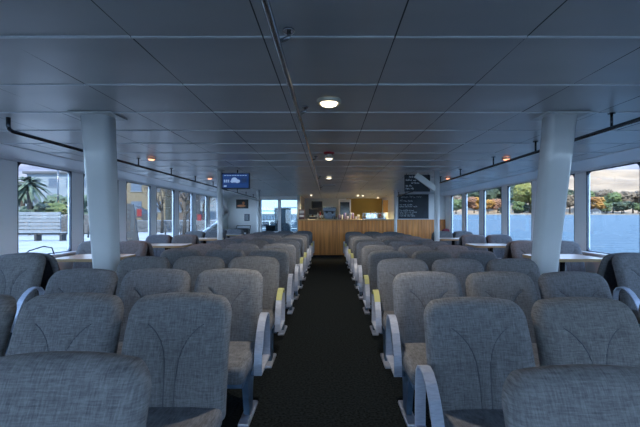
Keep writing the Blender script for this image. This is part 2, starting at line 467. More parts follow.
def seat(x, y, rz, label, group, arm=0, yellow=False, seams=True):
    key = (arm, yellow, seams)
    if key not in PROTO:
        t = make_seat(arm, yellow, seams); reg(t); PROTO[key] = t
    else: t = copy_tree(PROTO[key])
    t.scale = (1, 1, 1.02 if 'booth' in label else 1); t.location = (x, y, 0); t.rotation_euler = (0, 0, rz); t['label'] = label; t['group'] = group; LASTSEAT[0] = t
    return t
ROWN = ['nearest', 'second', 'third', 'fourth', 'fifth', 'sixth', 'seventh', 'eighth', 'ninth', 'tenth', 'eleventh', 'farthest']
YEL = {-1: {3, 6, 7, 10}, 1: {3, 4, 7, 8, 10}}
for r in range(12):
    y = .955 if r == 0 else 1.765 + .866*(r-1)
    for side in (-1, 1):
        inner = .46 if side < 0 else .447
        for c in range(3):
            if r == 0 and c > 0: continue
            x = side*(inner + .25 + .522*c)
            blk = 'left' if side < 0 else 'right'
            cn = ('beside the aisle', 'middle of its three', 'outermost of its three')[c]
            lab = 'grey woven seat %s, %s row from the camera, %s block' % (cn, ROWN[r], blk)
            arm = -side if (c == 0 and not (r in (0, 1) and side < 0)) else 0
            seat(x, y, 0, lab, 'rows of grey seats, %s block' % blk, arm, r in YEL[side] and arm != 0, r != 0)
            LASTSEAT[0].scale.z = (0.99 if r == 0 else .987) if side < 0 else (.950 if r == 0 else .963)

# booths along the windows, pairs back to back
BY = [3.45, 5.40, 7.40, 9.40, 11.40]
bn = ['nearest', 'second', 'third', 'fourth', 'fifth']
for side in (-1, 1):
    sd = 'left' if side < 0 else 'right'
    for i, y in enumerate(BY):
        if side > 0 and i == 4: continue
        for c in range(2):
            x = side*(2.90 + .525*c)
            w = 'walkway end' if c == 0 else 'window end'
            seat(x, y, 0, 'grey booth seat facing forward, %s, %s booth by the %s windows' % (w, bn[i], sd), 'booth seats by the %s windows' % sd, -side if c == 0 else 0)
            seat(x, y+.165, math.pi, 'dark-backed booth seat facing the stern, %s, %s booth by the %s windows' % (w, bn[i], sd), 'booth seats by the %s windows' % sd, side if c == 0 else 0)
# tables
def table(side, y, label, top):
    t = thing('booth_table', label, 'table', (side*2.84, y, 0), 0, 'booth tables')
    def rr(hx, hy, r, n=6):
        out = []
        for cx, cy, a0 in ((hx-r, hy-r, 0), (-hx+r, hy-r, 90), (-hx+r, -hy+r, 180), (hx-r, -hy+r, 270)):
            for k_ in range(n+1): out.append((cx+r*math.cos(math.radians(a0+90*k_/n)), cy+r*math.sin(math.radians(a0+90*k_/n))))
        return out
    b = BM(); prism(b, rr(.36, .29, .09), .752, .782, 'z'); obj('table_top', b, top, t)
    b = BM()
    I, O = rr(.3605, .2905, .0905), rr(.37, .30, .10); n = len(I)
    V = [[b.verts.new((p[0], p[1], z)) for p in R_] for R_, z in ((I, .750), (O, .750), (O, .784), (I, .784))]
    for A in range(4):
        for i in range(n): b.faces.new((V[A][i], V[A][(i+1) % n], V[(A+1) % 4][(i+1) % n], V[(A+1) % 4][i]))
    obj('table_edge', b, M['edge'], t, label='wooden edging')
    b = BM(); lathe(b, [(.03, .02), (.03, .75)], n=14); box(b, -.30, .30, -.02, .02, .735, .7515); obj('column', b, M['steel'], t)
    b = BM(); box(b, -.28, .28, -.035, .035, .0008, .03, .01); box(b, -.035, .035, -.22, .22, .0008, .03, .01); obj('foot', b, M['steel'], t)
for side in (-1, 1):
    for i, y in enumerate((4.50, 6.48, 8.47)):
        table(side, y, '%s booth table with wooden edge, %s by the %s windows' % ('wood-topped' if side < 0 else 'pale-topped', bn[i], 'left' if side < 0 else 'right'), M['wood_top'] if side < 0 else M['white_top'])
table(-1, 10.46, 'pale booth table, farthest along the left windows', M['white_top'])

# ================================================================ CEILING FITTINGS
def rail(x, ya, yb, h, bracket_ys, bx, label, m, r=.016):
    t = thing('handrail', label, 'handrail', (x, ya, 0)); z = 1.25+h
    b = BM(); tube(b, [(0, 0, CZ-.004), (0, 0, z+.035), (0, .01, z+.012), (0, .04, z)] + [(0, yy, z) for yy in (.2, (yb-ya)/2, yb-ya)], r, 10)
    obj('tube', b, m, t)
    for y in bracket_ys:
        b = BM(); tube(b, [(0, y-ya, z), (bx, y-ya, z+.02), (bx, y-ya, CZ-.008)] if bx else [(0, y-ya, z), (0, y-ya, CZ-.008)], .010, 8)
        lathe(b, [(.026, CZ-.010), (.026, CZ-.0015)], bx, y-ya, 0, 12); obj('bracket', b, m, t)
rail(-2.6, 3.0, 13.6, .71, [4.0, 5.05, 6.1, 7.2, 8.3, 9.4, 10.5, 11.6, 12.7], 0, 'dark steel handrail hung under the ceiling along the left windows', M['steel'])
rail(2.2, 1.8, 12.3, .70, [2.88, 3.94, 4.95, 6.2, 7.3, 8.4, 9.5, 10.6, 11.7], 0, 'dark steel handrail hung under the ceiling along the right windows', M['steel'])
rail(-.225, -.5, 10.0, .765, [1.61, 2.72, 4.9, 7.2, 9.4], .05, 'steel handrail hung above the centre aisle', M['chrome'])

M['lamp_warm'] = mat('lit lamp glass', (1, .85, .6), .4, emit=.8, ecol=(1, .84, .60))
M['lamp_red'] = mat('lit amber lamp glass', (1, .45, .3), .4, emit=.5, ecol=(1, .36, .20))
M['lamp_ring'] = mat('lamp bezel', (.45, .42, .34), .3, .5)
def downlight(x, y, label, glow, r=.075, power=4, col=(1, .8, .55)):
    t = thing('downlight', label, 'ceiling light', (x, y, CZ-.03), 0, 'round ceiling downlights')
    b = BM(); n = 24
    prof = [(r, .028), (r, .006), (r*.93, 0), (r*.74, .004), (r*.70, .014), (r*.70, .028)]; rings = []
    for rr, z in prof: rings.append([b.verts.new((rr*math.cos(2*math.pi*k_/n), rr*math.sin(2*math.pi*k_/n), z)) for k_ in range(n)])
    for A, B in zip(rings, rings[1:]):
        for k_ in range(n): b.faces.new((A[k_], A[(k_+1) % n], B[(k_+1) % n], B[k_])).smooth = True
    obj('bezel', b, M['lamp_ring'], t)
    b = BM(); lathe(b, [(r*.45, -.012), (r*.62, -.006), (r*.69, .006), (r*.69, .016)], n=20); obj('lens', b, glow, t)
    ld = bpy.data.lights.new('lamp', 'SPOT'); lo = bpy.data.objects.new('lamp', ld); COL.objects.link(lo); lo.parent = t
    lo.location = (0, 0, -.03); ld.energy = power; ld.color = col; ld.spot_size = 2.4; ld.spot_blend = .8; ld.shadow_soft_size = .04
for i, y in enumerate((2.57, 4.95, 7.35)):
    downlight(0, y, ('large warm downlight nearest the camera over the aisle', 'warm downlight over the aisle behind the red detector', 'small farthest warm downlight over the aisle')[i], M['lamp_warm'], .085 if i == 0 else .065, 14, (1, .88, .72))
for side in (-1, 1):
    for i, y in enumerate((2.6, 5.0, 7.45)):
        if i == 0: continue
        downlight(side*2.4, y, '%s amber downlight over the %s walkway' % (('', 'nearer', 'farther')[i], 'left' if side < 0 else 'right'), M['lamp_red'], .06, 4, (1, .55, .35))
# red smoke detector
t = thing('smoke_detector', 'red-based smoke detector on the ceiling above the aisle', 'detector', (0, 4.62, CZ-.06))
b = BM(); lathe(b, [(.055, .036), (.068, .045), (.068, .0585)], n=20); obj('base', b, mat('red plastic', (.30, .015, .03), .4), t, label='red base ring')
b = BM(); lathe(b, [(.015, 0), (.035, .004), (.04, .035)], n=20); obj('sensor', b, mat('cream plastic', (.5, .48, .42), .4), t)
# vent
t = thing('ceiling_vent', 'small black slatted ceiling vent over the far aisle', 'vent', (0, 9.2, CZ-.02))
b = BM(); box(b, -.17, .17, -.1, -.085, 0, .0185); box(b, -.17, .17, .085, .1, 0, .0185); box(b, -.17, -.155, -.085, .085, 0, .0185); box(b, .155, .17, -.085, .085, 0, .0185); obj('frame', b, M['joint_light'], t)
b = BM()
for q in range(7): box(b, -.155, .155, -.08+q*.024, -.066+q*.024, .004, .018)
obj('slats', b, M['black'], t)

# television
t = thing('television', 'flat television with a blue weather screen hung by the left post', 'television', (-1.56, 6.20, 1.74))
b = BM(); box(b, -.235, .235, -.02, .025, -.005, .265, .006); obj('casing', b, M['black'], t)
scr = mat('lit blue screen', (.006, .02, .08), .6, emit=.06, ecol=(.02, .09, .36))
b = BM(); box(b, -.217, .217, -.0225, -.0205, .014, .25); s_ = obj('screen', b, scr, t, label='lit blue screen')
wht = mat('lit pale graphics', (.2, .28, .4), .6, emit=.09, ecol=(.40, .55, .85)); drk = mat('lit dark graphics', (.01, .03, .1), .3, emit=.04, ecol=(.02, .06, .18))
y0, y1 = -.0250, -.0227
def glyph(name, x0, x1, z0, z1, m):
    b = BM(); box(b, x0, x1, y0, y1, z0, z1); obj(name, b, m, s_)
for q in range(9): glyph('caption', -.19+q*.043, -.19+q*.043+.033, .216, .226, wht)
for zz in (.13, .105):
    for q in range(3): glyph('caption', -.195+q*.032, -.195+q*.032+.024, zz, zz+.018, wht)
glyph('icon', -.195, -.15, .03, .055, wht)
def disc(b, cx, cz, rx, rz, ya, yb, n=20):
    A = [b.verts.new((cx+rx*math.cos(2*math.pi*k_/n), ya, cz+rz*math.sin(2*math.pi*k_/n))) for k_ in range(n)]
    B = [b.verts.new((v.co.x, yb, v.co.z)) for v in A]
    for k_ in range(n): b.faces.new((A[k_], A[(k_+1) % n], B[(k_+1) % n], B[k_]))
    b.faces.new(A); b.faces.new(B[::-1])
b = BM(); disc(b, -.02, .145, .05, .042, y0, y1); disc(b, .03, .125, .045, .03, y0, y1); disc(b, -.055, .12, .03, .022, y0, y1)
obj('cloud_picture', b, wht, s_, label='pale cloud picture')
b = BM(); box(b, .10, .19, y0, y1, .10, .18); obj('dark_graphics', b, drk, s_)
b = BM(); tube(b, [(.0, .02, .14), (0, .11, .14)], .014, 8); tube(b, [(-.255, .11, .14), (0, .11, .14)], .016, 8); tube(b, [(0, .11, .14), (0, .11, .328)], .012, 8); obj('wall_arm', b, M['steel'], t)

# ================================================================ BAR
t = thing('bar_counter', 'long varnished wooden bar counter at the end of the aisle', 'counter', (.58, 12.4, 0))
b = BM(); x = -1.62
while x < 1.62:
    w = min(.098, 1.62-x); box(b, x+.001, x+w-.001, 0, .03, .02, 1.17, .003, 1); x += .1
obj('front_panel', b, M['wood'], t)
b = BM(); box(b, -1.62, 1.62, .03, .55, .0008, 1.17); obj('carcass', b, M['wood'], t)
b = BM(); box(b, -1.65, 1.63, -.06, .60, 1.172, 1.205, .008); obj('counter_top', b, M['edge'], t, label='pale wooden top')
b = BM(); x = 2.225
while x < HW-.02:
    w = min(.098, HW-.01-x); box(b, x+.001, x+w-.001, 12.36, 12.3995, .001, 1.20, .003, 1); x += .1
struct('trim_4', b, M['wood'])

# chalkboards with handwriting
chalk = mat('chalk', (.60, .64, .68), .9); slate = noisy('slate', (.012, .018, .028), (.025, .035, .05), 4, .7)
def writing(parent, txt_rows, x0, z0, ch, lw, seed, ya, yb):
    rn = random.Random(seed)
    for ri, (nword, dx, sc) in enumerate(txt_rows):
        if not nword: continue
        x = x0+dx; z = z0-ri*lw; b = BM()
        for w in range(nword):
            for c in range(rn.randint(3, 6)):
                hh = ch*sc*rn.choice((.6, .6, 1)); s_ = ch*sc*.45; zm = z+hh*rn.choice((0, .5, .9))
                box(b, x, x+.006, ya, yb, z, z+hh); box(b, x+.006, x+s_, ya, yb, zm, zm+.007)
                if rn.random() < .6: box(b, x+s_, x+s_+.006, ya, yb, z, z+hh*.7)
                x += ch*sc*.68
            x += ch*sc*.5
        obj('chalk_line', b, chalk, parent, label='line of white chalk writing')
t = thing('chalkboard', 'large lower chalkboard menu above the wooden wall panel', 'chalkboard', (2.82, 12.395, 1.235))
b = BM(); box(b, -.50, .50, -.03, -.012, 0, .80); obj('slate', b, slate, t)
b = BM(); box(b, -.52, .52, -.035, .004, .80, .82); box(b, -.52, .52, -.035, .004, -.02, 0); box(b, -.52, -.50, -.035, .004, 0, .80); box(b, .50, .52, -.035, .004, 0, .80); obj('frame', b, mat('pale frame', (.30, .34, .38), .5), t)
writing(t, [(3, .05, 1.3)], -.46, .69, .07, .1, 1, -.034, -.0305)
writing(t, [(2, .02, 1.2), (0, 0, 1), (3, 0, .8), (4, 0, .8), (0, 0, 1), (3, 0, .8), (4, 0, .8), (3, 0, .8), (4, 0, .8)], -.46, .565, .055, .062, 5, -.034, -.0305)
t = thing('chalkboard', 'smaller upper chalkboard hung from the ceiling behind the diagonal brace', 'chalkboard', (1.62, 6.80, 1.735))
b = BM(); box(b, -.235, .235, -.008, .008, 0, .31); obj('slate', b, slate, t)
writing(t, [(1, .06, 1.2), (2, 0, .8), (1, .1, 1), (2, .0, .7), (2, 0, .8)], -.21, .25, .036, .052, 9, -.0105, -.0085)
for sx in (-.2, .2):
    b = BM(); tube(b, [(sx, 0, .31), (sx, 0, .3345)], .006, 6); obj('hanger', b, M['steel'], t)

# ================================================================ LEFT STERN CORNER
t = thing('wall_picture', 'dark poster with orange glow on the white stern wall', 'picture', (-3.28, YB-.001, 1.62+.16))
b = BM(); box(b, -.23, .23, -.025, 0, -.17, .17, .004); obj('frame', b, M['black'], t)
b = BM(); disc(b, -.03, -.07, .16, .045, -.028, -.0255); disc(b, .05, .03, .05, .06, -.028, -.0255); obj('print', b, mat('orange print', (.75, .25, .08), .4), t, label='orange print')
t = thing('notice', 'small dark notice on the white stern wall below the poster', 'notice', (-3.1, YB-.001, 1.27))
b = BM(); box(b, -.10, .10, -.012, 0, -.13, .13); obj('sheet', b, mat('grey blue notice', (.08, .10, .14), .5), t)
b = BM()
for q in range(5): box(b, -.07, .05, -.0145, -.0122, .08-q*.04, .092-q*.04)
obj('lines', b, chalk, t)
t = thing('pushchair', 'black folded pushchair with a white band by the stern wall', 'pushchair', (-3.0, 12.7, 0))
b = BM(); box(b, -.26, .26, -.2, .2, .66, .90, .07, 3); obj('hood', b, M['black'], t)
b = BM(); box(b, -.2, .2, -.212, -.198, .70, .76, .004); obj('white_band', b, M['white_top'], t, label='white band')
b = BM()
for sx in (-1, 1):
    tube(b, [(sx*.24, -.15, .12), (sx*.24, .1, .70), (sx*.24, .32, .98)], .014, 8); tube(b, [(sx*.24, .25, .12), (sx*.24, -.05, .68)], .014, 8)
tube(b, [(-.24, .32, .98), (.24, .32, .98)], .014, 8); obj('frame', b, M['steel'], t)
for sx in (-1, 1):
    for yy in (-.15, .25):
        b = BM(); 
        n = 20; rr = [( .10, -.02), (.119, -.012), (.119, .012), (.10, .02)]
        rings = []
        for r_, xx in [(.02, -.02)]+rr+[(.02, .02)]:
            rings.append([b.verts.new((sx*.24+sx*.035+xx, yy+r_*math.cos(2*math.pi*k_/n), .12+r_*math.sin(2*math.pi*k_/n))) for k_ in range(n)])
        for A, B in zip(rings, rings[1:]):
            for k_ in range(n): b.faces.new((A[k_], A[(k_+1) % n], B[(k_+1) % n], B[k_]))
        b.faces.new(rings[0]); b.faces.new(rings[-1]); obj('wheel', b, M['black'], t)
# slanted stair rail under the television
t = thing('stair_rail', 'slanting white stair handrail seen below the television', 'handrail', (-2.75, 9.6, 0))
b = BM(); tube(b, [(-.02, -.2, 2.0), (.9, .45, 1.70)], .02, 8); tube(b, [(-.02, -.2, 2.0), (-.02, -.2, CZ-.001)], .016, 8); tube(b, [(.9, .45, 1.70), (.9, .45, 0.001)], .02, 8); obj('tube', b, M['post'], t)

# ================================================================ BAR CONTENT
glassm = glass('clear drinking glass', (.8, .88, .9), .15)
CT = 1.2055
rn = random.Random(11)
def bottle_bm(h=.28, r=.035):
    b = BM(); lathe(b, [(r*.9, 0), (r, .01), (r, h*.58), (r*.8, h*.66), (r*.35, h*.76), (r*.32, h*.98)], n=12); return b
def bottle(x, y, z, m, label, group, h=.28, r=.035):
    t = thing('bottle', label, 'bottle', (x, y, z), 0, group)
    obj('body', bottle_bm(h, r), m, t); b = BM(); lathe(b, [(r*.38, h*.9), (r*.38, h)], n=10); obj('cap', b, M['black'], t)
    b = BM(); lathe(b, [(r*1.02, h*.18), (r*1.02, h*.45)], n=12); obj('bottle_label', b, M['white_top'], t)
cols = [('green', (.02, .10, .04)), ('amber', (.22, .09, .02)), ('clear', (.35, .40, .42)), ('red', (.30, .03, .03)), ('dark', (.02, .02, .03))]
shapes = ['short', 'tall', 'slim']
# back shelf
t = thing('back_counter', 'white back counter along the rear wall of the bar', 'counter', (.6, 15.2, 0))
b = BM(); box(b, -1.55, 1.55, -.28, .28, .0008, 1.12); obj('carcass', b, M['white'], t); b = BM(); box(b, -1.57, 1.57, -.3, .29, 1.1205, 1.15, .006); obj('worktop', b, M['steel'], t)
for i in range(9):
    cn, c = cols[i % 5]; sh = shapes[i % 3]
    bottle(-.82+i*.14, 15.12, 1.1505, mat(cn+' glass', c, .15), '%s %s bottle, number %s from the left on the back counter' % (sh, cn, ['first','second','third','fourth','fifth','sixth','seventh','eighth','ninth'][i]), 'bottles behind the bar', (.22, .31, .27)[i % 3], (.045, .036, .03)[i % 3])
# doorway / dark cupboard and cabinet
t = thing('wall_cupboard', 'dark open wall cupboard behind the bar', 'cupboard', (-.5, 15.48, 1.42))
b = BM(); box(b, -.22, .22, -.18, .015, 0, .02); box(b, -.22, .22, -.18, .015, .5, .52); box(b, -.22, -.2, -.18, .015, .02, .5); box(b, .2, .22, -.18, .015, .02, .5); box(b, -.2, .2, .0, .015, .02, .5); box(b, -.2, .2, -.16, 0, .25, .265); obj('body', b, M['black'], t)
t = thing('drinks_fridge', 'tall white framed drinks fridge behind the bar', 'fridge', (.62, 14.55, 0))
b = BM(); box(b, -.24, .24, 0, .34, .0008, 1.98, .01); obj('body', b, M['white2'], t)
b = BM(); box(b, -.19, .19, -.012, -.001, .3, 1.88, .003); obj('glass_door', b, mat('dark fridge glass', (.02, .03, .035), .1), t)
b = BM(); tube(b, [(.205, -.03, 1.1), (.205, -.03, 1.5)], .01, 8); tube(b, [(.205, -.03, 1.15), (.205, .001, 1.15)], .008, 6); tube(b, [(.205, -.03, 1.45), (.205, .001, 1.45)], .008, 6); obj('handle', b, M['chrome'], t)
b = BM(); box(b, -.2, .2, -.01, -.001, 1.89, 1.96); obj('header', b, M['white_top'], t)
# coffee machine
t = thing('coffee_machine', 'steel coffee machine on the bar counter', 'coffee machine', (.02, 12.75, CT))
b = BM(); box(b, -.22, .22, -.15, .17, .26, .40, .02, 3); box(b, -.2, .2, .03, .17, .04, .26); box(b, -.22, .22, -.15, .17, 0, .04, .01); obj('body', b, M['steel'], t)
for sx in (-.1, .1):
    b = BM(); lathe(b, [(.03, .20), (.035, .259)], sx, -.06, 0, 12); tube(b, [(sx, -.06, .215), (sx, -.2, .205)], .012, 8); obj('group_head', b, M['black'], t)
b = BM()
for q in range(5): lathe(b, [(.03, .401), (.038, .45)], -.16+q*.08, 0, 0, 10)
obj('cup_stack', b, M['white_top'], t)
t = thing('till', 'black cash till with screen on the bar counter', 'till', (-.55, 12.72, CT))
b = BM(); box(b, -.16, .16, -.14, .16, 0, .10, .01); obj('drawer', b, M['black'], t)
b = BM(); box(b, -.14, .14, -.01, .01, .16, .36, .006, rot=Matrix.Rotation(-.15, 4, 'X')); box(b, -.02, .02, 0, .03, .10, .18); obj('screen', b, M['black'], t)
t = thing('display_stand', 'brown leaflet display at the left end of the bar', 'display stand', (-.93, 12.70, CT))
b = BM(); prism(b, [(-.10, 0), (.10, 0), (.08, .34), (.04, .34)], -.10, .10, 'x'); obj('body', b, mat('brown card', (.09, .05, .06), .5), t)
for q in range(2):
    b = BM(); box(b, -.08, .08, -.07+q*.045, -.062+q*.045, .05+q*.15, .15+q*.15); obj('leaflet', b, M['white_top'], t)
t = thing('pastry_case', 'low glass pastry case on the right of the bar counter', 'display case', (1.55, 12.74, CT))
b = BM(); box(b, -.40, .40, -.16, .16, 0, .03, .005); box(b, -.40, .40, -.10, .16, .20, .215)
for sx in (-.39, .38):
    box(b, sx, sx+.01, -.155, -.145, .03, .2); box(b, sx, sx+.01, .14, .15, .03, .2)
obj('frame', b, M['chrome'], t)
b = BM(); box(b, -.39, .39, -.156, -.152, .031, .199); obj('pane', b, glassm, t)
for q in range(6):
    b = BM(); lathe(b, [(.02, 0), (.045, .01), (.05, .035), (.03, .055), (.008, .06)], 1.55-.3+q*.12, 12.74, CT+.031, 12)
    obj('pastry', b, mat('baked crust', (.36, .22, .12), .7), label='round golden pastry, %s from left in the pastry case' % ROWN[q].replace('nearest', 'first'), cat='pastry', group='pastries in the case')
PN = ['first', 'second', 'third', 'fourth', 'fifth', 'sixth', 'seventh', 'eighth']
for q in range(8):
    b = BM(); hh = rn.choice((.10, .16, .22)); lathe(b, [(.03, 0), (.042, hh), (.039, hh), (.028, .01)], n=14)
    obj('cup_stack', b, mat('paper cup', rn.choice([(.45, .40, .50), (.5, .5, .52), (.30, .22, .38)]), .5), label='paper cup stack, %s from the left on the right half of the bar' % PN[q], cat='cups', group='paper cups on the bar', loc=(.92+q*.035*1.0 if False else .35+q*.095, 12.62+(q % 2)*.14, CT))
for q in range(7):
    cn, c = cols[(q+2) % 5]
    bottle(-.36+q*.045+ (q//4)*.42 if False else (-.38, -.30, -.23, 1.30, 1.45, 1.62, 1.80)[q], 12.72 if q < 3 else 12.94, CT if q < 3 else CT, mat(cn+' syrup glass', c, .2), '%s bottle, %s of those standing on the bar counter' % (cn, PN[q]), 'bottles on the bar counter', .26+.02*(q % 3), .03)
for q in range(5):
    b = BM(); lathe(b, [(.028, 0), (.033, .10), (.030, .10), (.026, .006)], n=12)
    obj('drinking_glass', b, glassm, label='clear drinking glass, %s from the left near the bar front edge' % PN[q], cat='glass', group='glasses on the bar', loc=(-.34+q*.085 if q < 3 else -.1+q*.085, 12.52, CT))
# menu board, warm
t = thing('menu_board', 'yellow menu board at the right end of the bar', 'menu board', (2.0, 13.1, 0))
bpy.data.objects.remove(t)
b = BM(); box(b, -.09, .09, -.02, 0, 0, .46); t = obj('menu_board', b, mat('amber board', (.75, .42, .12), .5, emit=0), label='yellow menu board at the right end of the bar', cat='menu board', loc=(2.42, 15.499, 1.45))
t.location = (2.12, 13.9, 1.46); t.rotation_euler = (0, 0, 0)
# spot lamps over the bar
for i, (x, y) in enumerate(((-.62, 12.9), (1.02, 13.1), (1.20, 13.1), (1.9, 14.4))):
    downlight(x, y, ('small spot over the left of the bar', 'left one of the twin spots over the bar', 'right one of the twin spots over the bar', 'far right spot behind the bar')[i], M['lamp_warm'], .05, 20 if i else 18, (1, .82, .45))

OUTK = .26   # outdoor colours darkened to offset the exposure raised for the cabin

# ================================================================ OUTSIDE, RIGHT: LAKE AND FAR SHORE
def tilt(y): return .0172*y
m, nt, bs = new_mat('lake water')
n1 = nt.nodes.new('ShaderNodeTexNoise'); n1.inputs['Scale'].default_value = .9; n1.inputs['Detail'].default_value = 6
mp = nt.nodes.new('ShaderNodeMapping'); mp.inputs['Scale'].default_value = (.5, 1.6, 1); tcn = nt.nodes.new('ShaderNodeTexCoord')
nt.links.new(tcn.outputs['Object'], mp.inputs[0]); nt.links.new(mp.outputs[0], n1.inputs['Vector'])
bp = nt.nodes.new('ShaderNodeBump'); bp.inputs['Strength'].default_value = .9; bp.inputs['Distance'].default_value = .6
nt.links.new(n1.outputs['Fac'], bp.inputs['Height']); nt.links.new(bp.outputs[0], bs.inputs['Normal'])
bs.inputs['Base Color'].default_value = (.020, .045, .070, 1); bs.inputs['Roughness'].default_value = .55; bs.inputs['Specular IOR Level'].default_value = .12
b = BM(); vs = [b.verts.new((x, y, -1.0+tilt(y))) for x, y in ((-500, -60), (800, -60), (800, 262), (-500, 262))]; b.faces.new(vs); struct('lake', b, m)
M['hill'] = noisy('dry grass slope', (.42, .27, .15), (.74, .50, .29), .02, .95, (1, 1, 1), 8)
M['beach'] = mat('pale shingle', (.42, .36, .28), .95)
def terrain(x0, x1, y0, y1, nx, ny, fn):
    b = BM(); G = [[b.verts.new((x0+(x1-x0)*i/nx, y0+(y1-y0)*j/ny, fn(x0+(x1-x0)*i/nx, y0+(y1-y0)*j/ny))) for j in range(ny+1)] for i in range(nx+1)]
    for i in range(nx):
        for j in range(ny): b.faces.new((G[i][j], G[i+1][j], G[i+1][j+1], G[i][j+1])).smooth = True
    return b
Z0 = -1.0+tilt(258)
def hill_h(x, y):
    d = max(0, y-262); h = Z0 + min(d, 12)*.12
    h += max(0, d-30)*.185*min(1.25, max(.35, .55+(x-60)/420)) + 5*noise.noise(Vector((x*.012, y*.012, 3)))*min(1, d/60)
    return h
struct('hillside', terrain(40, 760, 259, 640, 60, 26, hill_h), M['hill'])
b = BM(); vs = [b.verts.new(p) for p in ((-150, 254, Z0-.35), (760, 254, Z0-.35), (760, 263, Z0+.75), (-150, 263, Z0+.75))]; b.faces.new(vs); struct('beach', b, M['beach'])
M['mount'] = noisy('distant rock', (.16, .18, .28), (.50, .46, .50), .012, .95, (1, 1, 1), 8)
def mt(x, y):
    t_ = (y-900)/700
    return 60+tilt(900) + 230*math.sin(min(1, max(0, t_))*math.pi/2) + 60*noise.noise(Vector((x*.003, y*.003, 1))) + 22*noise.noise(Vector((x*.012, y*.012, 5)))
struct('mountain', terrain(-1600, 2600, 880, 1700, 90, 20, mt), M['mount'])

def leaf_mat(name, a, c): return noisy(name, a, c, .9, .9, (1, 1, 1), 6, .9, lo=.38, hi=.62)
LM = {'orange': leaf_mat('orange leaves', (.42, .17, .02), (.85, .42, .05)), 'green': leaf_mat('green leaves', (.06, .11, .035), (.26, .34, .09)),
      'dark': leaf_mat('dark conifer', (.025, .055, .03), (.12, .17, .07)), 'yellow': leaf_mat('yellow green leaves', (.20, .22, .04), (.50, .46, .09)),
      'bare': leaf_mat('bare twigs', (.20, .14, .09), (.38, .28, .19)), 'rust': leaf_mat('rust leaves', (.30, .11, .05), (.55, .26, .13)),
      'blue': leaf_mat('bluish foliage', (.06, .11, .09), (.20, .30, .20))}
bark = mat('bark', (.08, .06, .045), .9)
def crown_mesh(kind, seed):
    rn_ = random.Random(seed); b = BM()
    n = 13 if kind != 'cone' else 9
    for i in range(n):
        t = bmesh.new(); bmesh.ops.create_icosphere(t, subdivisions=3, radius=1)
        if kind == 'cone':
            z = .12+.8*i/n; r = .30*(1-i/n)+.05; c = Vector((rn_.uniform(-.04, .04), rn_.uniform(-.04, .04), z)); s = (r, r, .13)
        else:
            a = rn_.uniform(0, 6.28); rr = rn_.uniform(.1, .30); c = Vector((rr*math.cos(a), rr*math.sin(a), rn_.uniform(.34, .80))); q = rn_.uniform(.14, .24); s = (q, q, q*.85)
        for v in t.verts:
            nn = 1 + .42*noise.noise(v.co*2.3+Vector((seed, i*3, 0))) + .25*noise.noise(v.co*6+Vector((seed, i, 4)))
            v.co = Vector((v.co.x*s[0]*nn, v.co.y*s[1]*nn, v.co.z*s[2]*nn)) + c
        for f in t.faces: f.smooth = False
        merge(b, t)
    return b
def trunk_mesh():
    b = BM(); tube(b, [(0, 0, -.03), (.01, 0, .2), (0, .01, .5)], .03, 8, radii=[.035, .025, .012])
    tube(b, [(.01, 0, .25), (.12, .04, .5)], .012, 6, radii=[.016, .006]); tube(b, [(.01, 0, .28), (-.12, -.03, .52)], .012, 6, radii=[.016, .006]); return b
CR = {}
def tree(x, y, h, col, label, kind='round', seed=0, z=None, group='trees on the far shore', w=1.0):
    key = (kind, seed % 3, col)
    t = thing('tree', label, 'tree', (x, y, hill_h(x, y)-.3 if z is None else z), 0, group)
    if key not in CR:
        c = obj('crown', crown_mesh(kind, seed % 3), LM[col], t); CR[key] = c.data
    else:
        c = bpy.data.objects.new('crown', CR[key]); COL.objects.link(c); c.parent = t
    if 'trunk' not in CR:
        k_ = obj('trunk', trunk_mesh(), bark, t); CR['trunk'] = k_.data
    else:
        k_ = bpy.data.objects.new('trunk', CR['trunk']); COL.objects.link(k_); k_.parent = t
    t.scale = (h*w, h*w, h); t.rotation_euler.z = seed*1.3
def at(px, Y): return (px-329)/370*Y
